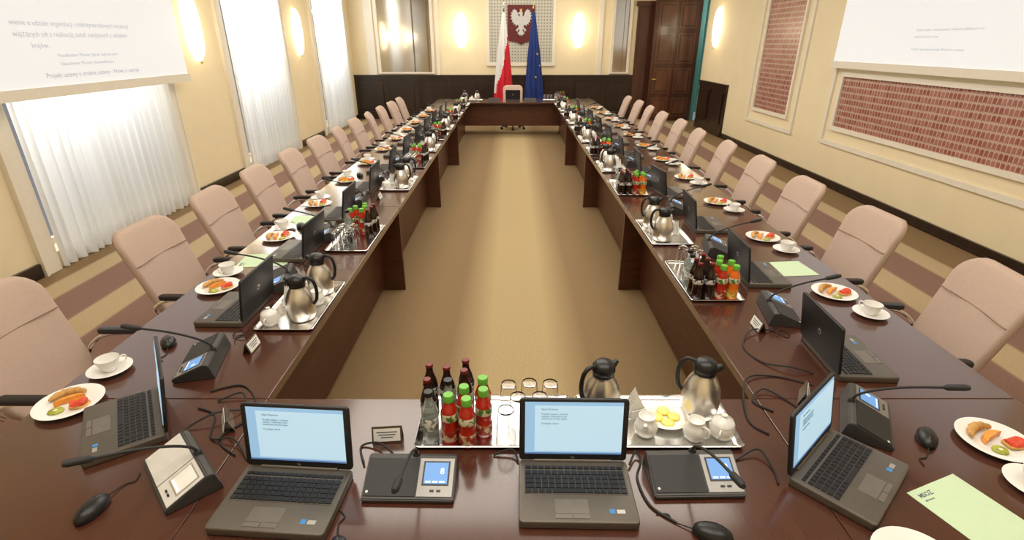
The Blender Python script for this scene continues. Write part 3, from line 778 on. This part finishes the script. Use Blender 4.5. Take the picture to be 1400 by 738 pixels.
def build_card():
    r = empty('name_card')
    bm = bmesh.new(); v = [bm.verts.new(p) for p in ((-.05, -.018, 0), (.05, -.018, 0), (.05, 0, .055), (-.05, 0, .055), (-.05, .018, 0), (.05, .018, 0))]
    bm.faces.new((v[0], v[1], v[2], v[3])); bm.faces.new((v[3], v[2], v[5], v[4])); obj('card', bm, mat('card_border', (.10, .07, .04), .4), r)
    bm = bmesh.new(); M = T(0, -.0195, .001) @ RX(72)
    box(bm, -.044, .044, .006, .050, .0003, .0015, 0, M); c = obj('card_face', bm, M_PAPERW, r)
    for w, y in ((.034, .036), (.028, .027), (.02, .018)):
        bm = bmesh.new(); box(bm, -w, w, y, y+.0035, .0015, .0019, 0, M)
        obj('lettering_line', bm, M_INK, c)
    return r
def build_paper():
    bm = bmesh.new(); box(bm, -.105, .105, -.1485, .1485, 0, .0012); return obj('paper_sheet', bm, M_GREEN)
def build_cables():
    bm = bmesh.new()
    tube(bm, [(0, 0, .004), (.06, .03, .004), (.09, -.03, .02), (.15, .01, .004), (.20, .06, .004), (.17, .09, .004), (.10, .07, .012), (.12, .02, .004), (.20, -.01, .004)], .0036, 6, 0, 6)
    return obj('cable', bm, M_BLACKM, None, True)

KINDS.update({
 'chair': (build_chair, 'greyish-beige upholstered conference armchair with black armrests', 'chair', 'conference chairs around the table'),
 'laptop': (build_laptop, 'open dark grey laptop on the conference table', 'laptop', 'laptops on the conference table'),
 'unit': (unit_builder(M_PANEL, M_UNITL), 'black conference microphone unit with gooseneck and small screen', 'microphone', 'microphone units on the table'),
 'unit_glare': (unit_builder(M_GLARE, M_GLARE, True), 'conference microphone unit with gooseneck, window glare painted on its face', 'microphone', 'microphone units on the table'),
 'mouse': (build_mouse, 'black computer mouse on the table', 'mouse', 'computer mice on the table'),
 'thermos': (build_thermos, 'stainless steel thermos jug with black lid and handle', 'thermos', 'thermos jugs on trays'),
 'cup': (build_cup, 'white porcelain coffee cup on a saucer', 'cup', 'coffee cups at the seats'),
 'saucer': (build_saucer, 'white porcelain saucer on the table', 'saucer', 'saucers at the seats'),
 'plate': (build_plate, 'white round porcelain plate with snacks', 'plate', 'snack plates at the seats'),
 'pastry': (build_pastry, 'golden baked pastry roll on a plate', 'food', 'pastry rolls on plates'),
 'canape': (build_canape, 'small bread topped with red fruit on a plate', 'food', 'canapes on plates'),
 'melon': (build_melon, 'curved orange melon slice on a plate', 'food', 'melon slices on plates'),
 'kiwi': (build_kiwi, 'round green kiwi slice on a plate', 'food', 'kiwi slices on plates'),
 'juice_r': (build_juice(M_JRED, M_LAB1, M_LAB1B), 'red fruit juice bottle with a green cap', 'bottle', 'juice bottles on trays'),
 'juice_o': (build_juice(M_JORA, M_LAB2, M_LAB1B), 'orange juice bottle with a green cap', 'bottle', 'juice bottles on trays'),
 'cola': (build_cola, 'small dark cola bottle with dark red cap', 'bottle', 'cola bottles on trays'),
 'water': (build_water, 'clear mineral water bottle with a black cap', 'bottle', 'water bottles on trays'),
 'glass': (build_glass, 'clear drinking glass upturned on a tray', 'glass', 'upturned glasses on trays'),
 'tray': (build_tray, 'polished silver rectangular serving tray', 'tray', 'serving trays on the table'),
 'creamer': (build_creamer, 'small white porcelain milk jug', 'jug', 'milk jugs on trays'),
 'sugar': (build_sugar, 'white porcelain sugar bowl with lid', 'bowl', 'sugar bowls on trays'),
 'napkin': (build_napkin, 'white folded paper napkins in a holder', 'napkin holder', 'napkin holders on trays'),
 'lemon': (build_lemon, 'round yellow lemon slice on a small plate', 'food', 'lemon slices'),
 'card': (build_card, 'small white name card in a dark holder', 'name card', 'name cards on the table'),
 'paper': (build_paper, 'pale green sheet of paper on the table', 'paper', 'green paper sheets on the table'),
 'cables': (build_cables, 'tangled black cable lying on the table', 'cable', 'cables on the table'),
})

def food(x, y, z, rz):
    a = R(rz)
    def q(dx, dy): return (x+dx*math.cos(a)-dy*math.sin(a), y+dx*math.sin(a)+dy*math.cos(a), z+.008)
    place('pastry', q(-.01, .050), rz+5); place('melon', q(.0, .014), rz+8); place('canape', q(.035, -.036), rz-20)
    place('kiwi', q(-.035, -.036), rz)
def plate(x, y, rz=0):
    place('plate', (x, y, TZ+.001), 0); food(x, y, TZ, rz)
def cupset(x, y, rz=0):
    place('saucer', (x, y, TZ+.001), 0); place('cup', (x, y, TZ+.007), rz)

def tray_at(cx, cy, rz, items):
    place('tray', (cx, cy, TZ+.001), rz)
    a = R(rz)
    for k, dx, dy, r in items:
        z = TZ+.0045
        place(k, (cx+dx*math.cos(a)-dy*math.sin(a), cy+dx*math.sin(a)+dy*math.cos(a), z), rz+r)
GL = [('glass', -.22+.073*i, .06-.073*j, 0) for i in range(3) for j in range(2)]
BOTL = [('cola', .02, -.085, 0), ('cola', .085, -.10, 0), ('cola', .15, -.10, 0), ('water', .02, .05, 0), ('juice_r', .085, -.03, 0), ('juice_r', .15, .03, 0), ('juice_o', .15, -.035, 0), ('juice_r', .215, -.02, 0), ('juice_r', .085, .05, 0)]
BOTR = [('cola', .215, -.10, 0), ('cola', .215, -.04, 0), ('juice_o', .215, .085, 0), ('juice_r', .215, .022, 0), ('cola', .15, -.10, 0), ('cola', .15, -.04, 0), ('juice_r', .15, .022, 0), ('juice_o', .15, .085, 0), ('water', .085, -.10, 0), ('cola', .085, -.04, 0), ('juice_r', .085, .05, 0), ('water', .02, -.09, 0)]
GR = [('glass', -.22+.073*i, -.05+.073*j, 0) for i in range(3) for j in range(2)]
THER = [('thermos', -.13, -.045, 0), ('thermos', .15, -.045, 0), ('napkin', .02, .07, 0), ('sugar', -.20, .08, 0), ('creamer', .01, -.07, 90)]
TL = (2.38, 4.88, 6.7, 8.4, 10.1, 11.7); BL = (3.38, 5.80, 7.55, 9.25, 10.9)
TR = (3.50, 5.60, 7.35, 9.05, 10.75); BR = (2.68, 4.72, 6.48, 8.2, 9.9, 11.6)

for i in range(12):
    place('chair', (-1.82+random.uniform(-.02, .02)-(.07 if i == 0 else 0), (2.00 if i == 0 else 2.16+.765*i), 0), -90+random.uniform(-2, 10))
for i in range(11):
    place('chair', (1.95+random.uniform(-.03, .03), 2.28+.86*i, 0), 90+random.uniform(-9, 3))
place('chair', (.02, 13.42, 0), 180, 'beige upholstered chair at the head of the table')

# ---- front row
place('laptop', (-.655, 1.245, TZ), -4, 'open dark grey laptop with a document on its lit screen')
place('laptop', (.190, 1.275, TZ), -1, 'open dark grey laptop with a document on its lit screen')
place('laptop', (.96, 1.315, TZ), 42, 'open dark grey laptop turned towards the table corner')
place('laptop', (-1.255, 1.53, TZ), -55, 'open dark grey laptop seen from its side')
place('unit', (-.305, 1.205, TZ), -1); place('unit', (.553, 1.22, TZ), 1)
place('unit', (1.25, 1.49, TZ), 60); place('unit_glare', (-1.02, 1.235, TZ), -46)
place('mouse', (-1.20, 1.10, TZ), -8); place('mouse', (-.45, .96, TZ), 25); place('mouse', (.545, 1.02, TZ), 70); place('mouse', (1.40, 1.395, TZ), 150)
place('tray', (-.055, 1.485, TZ+.001), 0, s=1); place('tray', (.50, 1.485, TZ+.001), 0)
zt = TZ+.0045
for k, x, y in (('juice_r', -.147, 1.375), ('juice_r', -.207, 1.395), ('juice_r', -.16, 1.440), ('juice_r', -.095, 1.425), ('juice_r', -.10, 1.49), ('water', -.215, 1.465),
                ('water', -.272, 1.400), ('cola', -.285, 1.462), ('cola', -.228, 1.535), ('cola', -.165, 1.515), ('cola', -.290, 1.550), ('cola', -.165, 1.578)):
    place(k, (x, y, zt), random.uniform(0, 360))
for x, y in ((-.012, 1.54), (.062, 1.55), (.136, 1.545), (.02, 1.47), (.095, 1.472), (-.02, 1.40), (.06, 1.40)): place('glass', (x, y, zt), 0)
place('thermos', (.318, 1.53, zt), -65); place('thermos', (.675, 1.54, zt), -115)
place('creamer', (.455, 1.42, zt), 160); place('napkin', (.44, 1.53, zt), 20); place('sugar', (.71, 1.41, zt), 60); place('creamer', (.615, 1.40, zt), 30)
place('saucer', (.545, 1.50, zt), 0, 'white saucer holding lemon slices', 'saucers with lemon')
for dx, dy in ((0, .03), (.03, -.001), (-.03, -.002), (0, -.032)): place('lemon', (.545+dx, 1.50+dy, zt+.007), 0)
place('card', (-.42, 1.40, TZ), 5); place('card', (-.995, 1.47, TZ), -60); place('card', (1.10, 1.62, TZ), 60)
plate(1.615, 1.38, 20); cupset(1.578, 1.19)
plate(-1.635, 1.58, 30); cupset(-1.64, 1.80, 40)
place('plate', (1.04, .925, TZ+.001), 0, 'empty white plate on the table edge')
p = place('paper', (1.328, 1.067, TZ+.0005), 21, 'pale green printed sheet of paper on the table')
text_obj('paper_text', 'MSOZ', .020, M_INK, T(-.085, .118, .0015), p, .0003)
text_obj('paper_text', 'informacja', .009, M_INK, T(-.085, .104, .0015), p, 0)

for i in range(11):
    y = 2.31+.80*i; j = random.uniform(-.02, .02)
    place('laptop', (-1.265, y+j, TZ), -92+random.uniform(-6, 6))
    place('unit', (-1.295, y-.46+j, TZ), -80+random.uniform(-5, 5))
    plate(-1.60, y+.27, 60+random.uniform(-40, 40)); cupset(-1.645, y+.47, random.uniform(0, 360))
    if i % 2 == 0: place('mouse', (-1.53, y-.30, TZ), -150)
    yc = y-.34
    if all(abs(yc-t) > .33 for t in TL+BL): place('card', (-1.14, yc, TZ), 90)
    place('cables', (-1.235, y-.30, TZ), 85+random.uniform(-10, 10), s=.6)
    if i in (0, 1): place('paper', (-1.52, y+.68, TZ+.0005), 95)
for i in range(11):
    y = 1.91+.865*i; j = random.uniform(-.02, .02)
    place('laptop', (1.30, y+j, TZ), 90+random.uniform(-4, 8))
    place('unit', (1.32, y+.40+j, TZ), 82+random.uniform(-5, 5))
    plate(1.715, y+.60, 60+random.uniform(-40, 40)); cupset(1.765, y+.37, random.uniform(0, 360))
    yc = y+.24
    if all(abs(yc-t) > .33 for t in TR+BR): place('card', (1.155, yc, TZ), -90)
    place('cables', (1.235, y+.28, TZ), -90+random.uniform(-10, 10), s=.6)
    if i in (1,): place('paper', (1.62, y+.08, TZ+.0005), 95)
for y in TL: tray_at(-1.065, y, 90, THER)
for y in BL: tray_at(-1.065, y, 90, GL+BOTL)
for y in TR: tray_at(1.065, y, -90, THER)
for y in BR: tray_at(1.065, y, -90, GR+BOTR)
place('laptop', (.02, 12.62, TZ), 180)
place('unit', (-.40, 12.62, TZ), 180)
place('unit', (.42, 12.62, TZ), 180)
tray_at(-.95, 12.70, 0, THER); tray_at(.98, 12.70, 0, GR+BOTR)

def cable(pts):
    bm = bmesh.new(); tube(bm, [(x, y, TZ+z) for x, y, z in pts], .0036, 6, 0, 7)
    o = obj('cable', bm, M_BLACKM, None, True); tag(o, 'black cable lying on the conference table', 'cable', 'cables on the table')
cable([(-1.10, 1.60, .004), (-1.02, 1.63, .02), (-.98, 1.56, .004), (-1.05, 1.50, .03), (-1.13, 1.44, .004), (-1.08, 1.38, .004)])
cable([(-1.16, 1.66, .004), (-1.06, 1.70, .004), (-.97, 1.62, .004), (-.93, 1.52, .004), (-.99, 1.40, .004), (-.90, 1.32, .004)])
cable([(-.85, 1.30, .004), (-.93, 1.38, .02), (-1.02, 1.40, .004), (-1.07, 1.52, .004), (-1.15, 1.56, .004)])
cable([(-.47, 1.28, .01), (-.50, 1.36, .004), (-.44, 1.36, .02), (-.38, 1.30, .03)])
cable([(-.06, 1.32, .004), (.0, 1.33, .02), (.02, 1.29, .004)])
cable([(.37, 1.27, .012), (.40, 1.32, .02), (.41, 1.29, .004), (.385, 1.22, .004), (.40, 1.12, .004), (.46, 1.06, .004)])
cable([(.72, 1.30, .004), (.80, 1.33, .02), (.82, 1.26, .004), (.81, 1.20, .004)])
cable([(.95, 1.54, .004), (.90, 1.60, .004), (.96, 1.66, .015), (1.02, 1.62, .004), (1.06, 1.54, .004)])
cable([(.88, 1.42, .004), (.84, 1.50, .004), (.92, 1.72, .015), (1.05, 1.76, .004), (1.18, 1.70, .004)])
cable([(1.22, 2.12, .004), (1.10, 2.10, .02), (1.02, 1.98, .004), (1.05, 1.86, .004), (1.14, 1.80, .02), (1.22, 1.78, .004)])

# ------------------------------------------------------------------ lights
def area(name, loc, sx, sy, e, col=(1, .945, .84)):
    L = bpy.data.lights.new(name, 'AREA'); L.shape = 'RECTANGLE'; L.size = sx; L.size_y = sy; L.energy = e; L.color = col
    o = bpy.data.objects.new(name, L); o.location = loc; COL.objects.link(o)
for y, e in ((1.0, 130), (5.0, 145), (9.0, 140), (13.0, 115)):
    area('ceiling_fill', (.1, y, ZC-.05), 4.5, 2.2, e)  # added fill lights under the unseen ceiling, no fixtures modelled
L = bpy.data.lights.new('corridor_fill', 'POINT'); L.energy = 30; L.shadow_soft_size = .2  # added unseen lamp that keeps the teal corridor from going dark
o = bpy.data.objects.new('corridor_fill', L); o.location = (XR+.9, 14.5, 2.6); COL.objects.link(o)
w = bpy.data.worlds.new('world'); scene.world = w; w.use_nodes = True
w.node_tree.nodes['Background'].inputs[0].default_value = (.95, .97, 1, 1); w.node_tree.nodes['Background'].inputs[1].default_value = .25
scene.view_settings.view_transform = 'Standard'
# ------------------------------------------------------------------ camera
cam = bpy.data.cameras.new('camera'); cam.sensor_width = 36; cam.lens = 716/1400*36; cam.clip_start = .05
co = bpy.data.objects.new('camera', cam); co.location = (0, 0, 1.983); co.rotation_euler = (R(90-23.48), 0, 0); COL.objects.link(co)
scene.camera = co
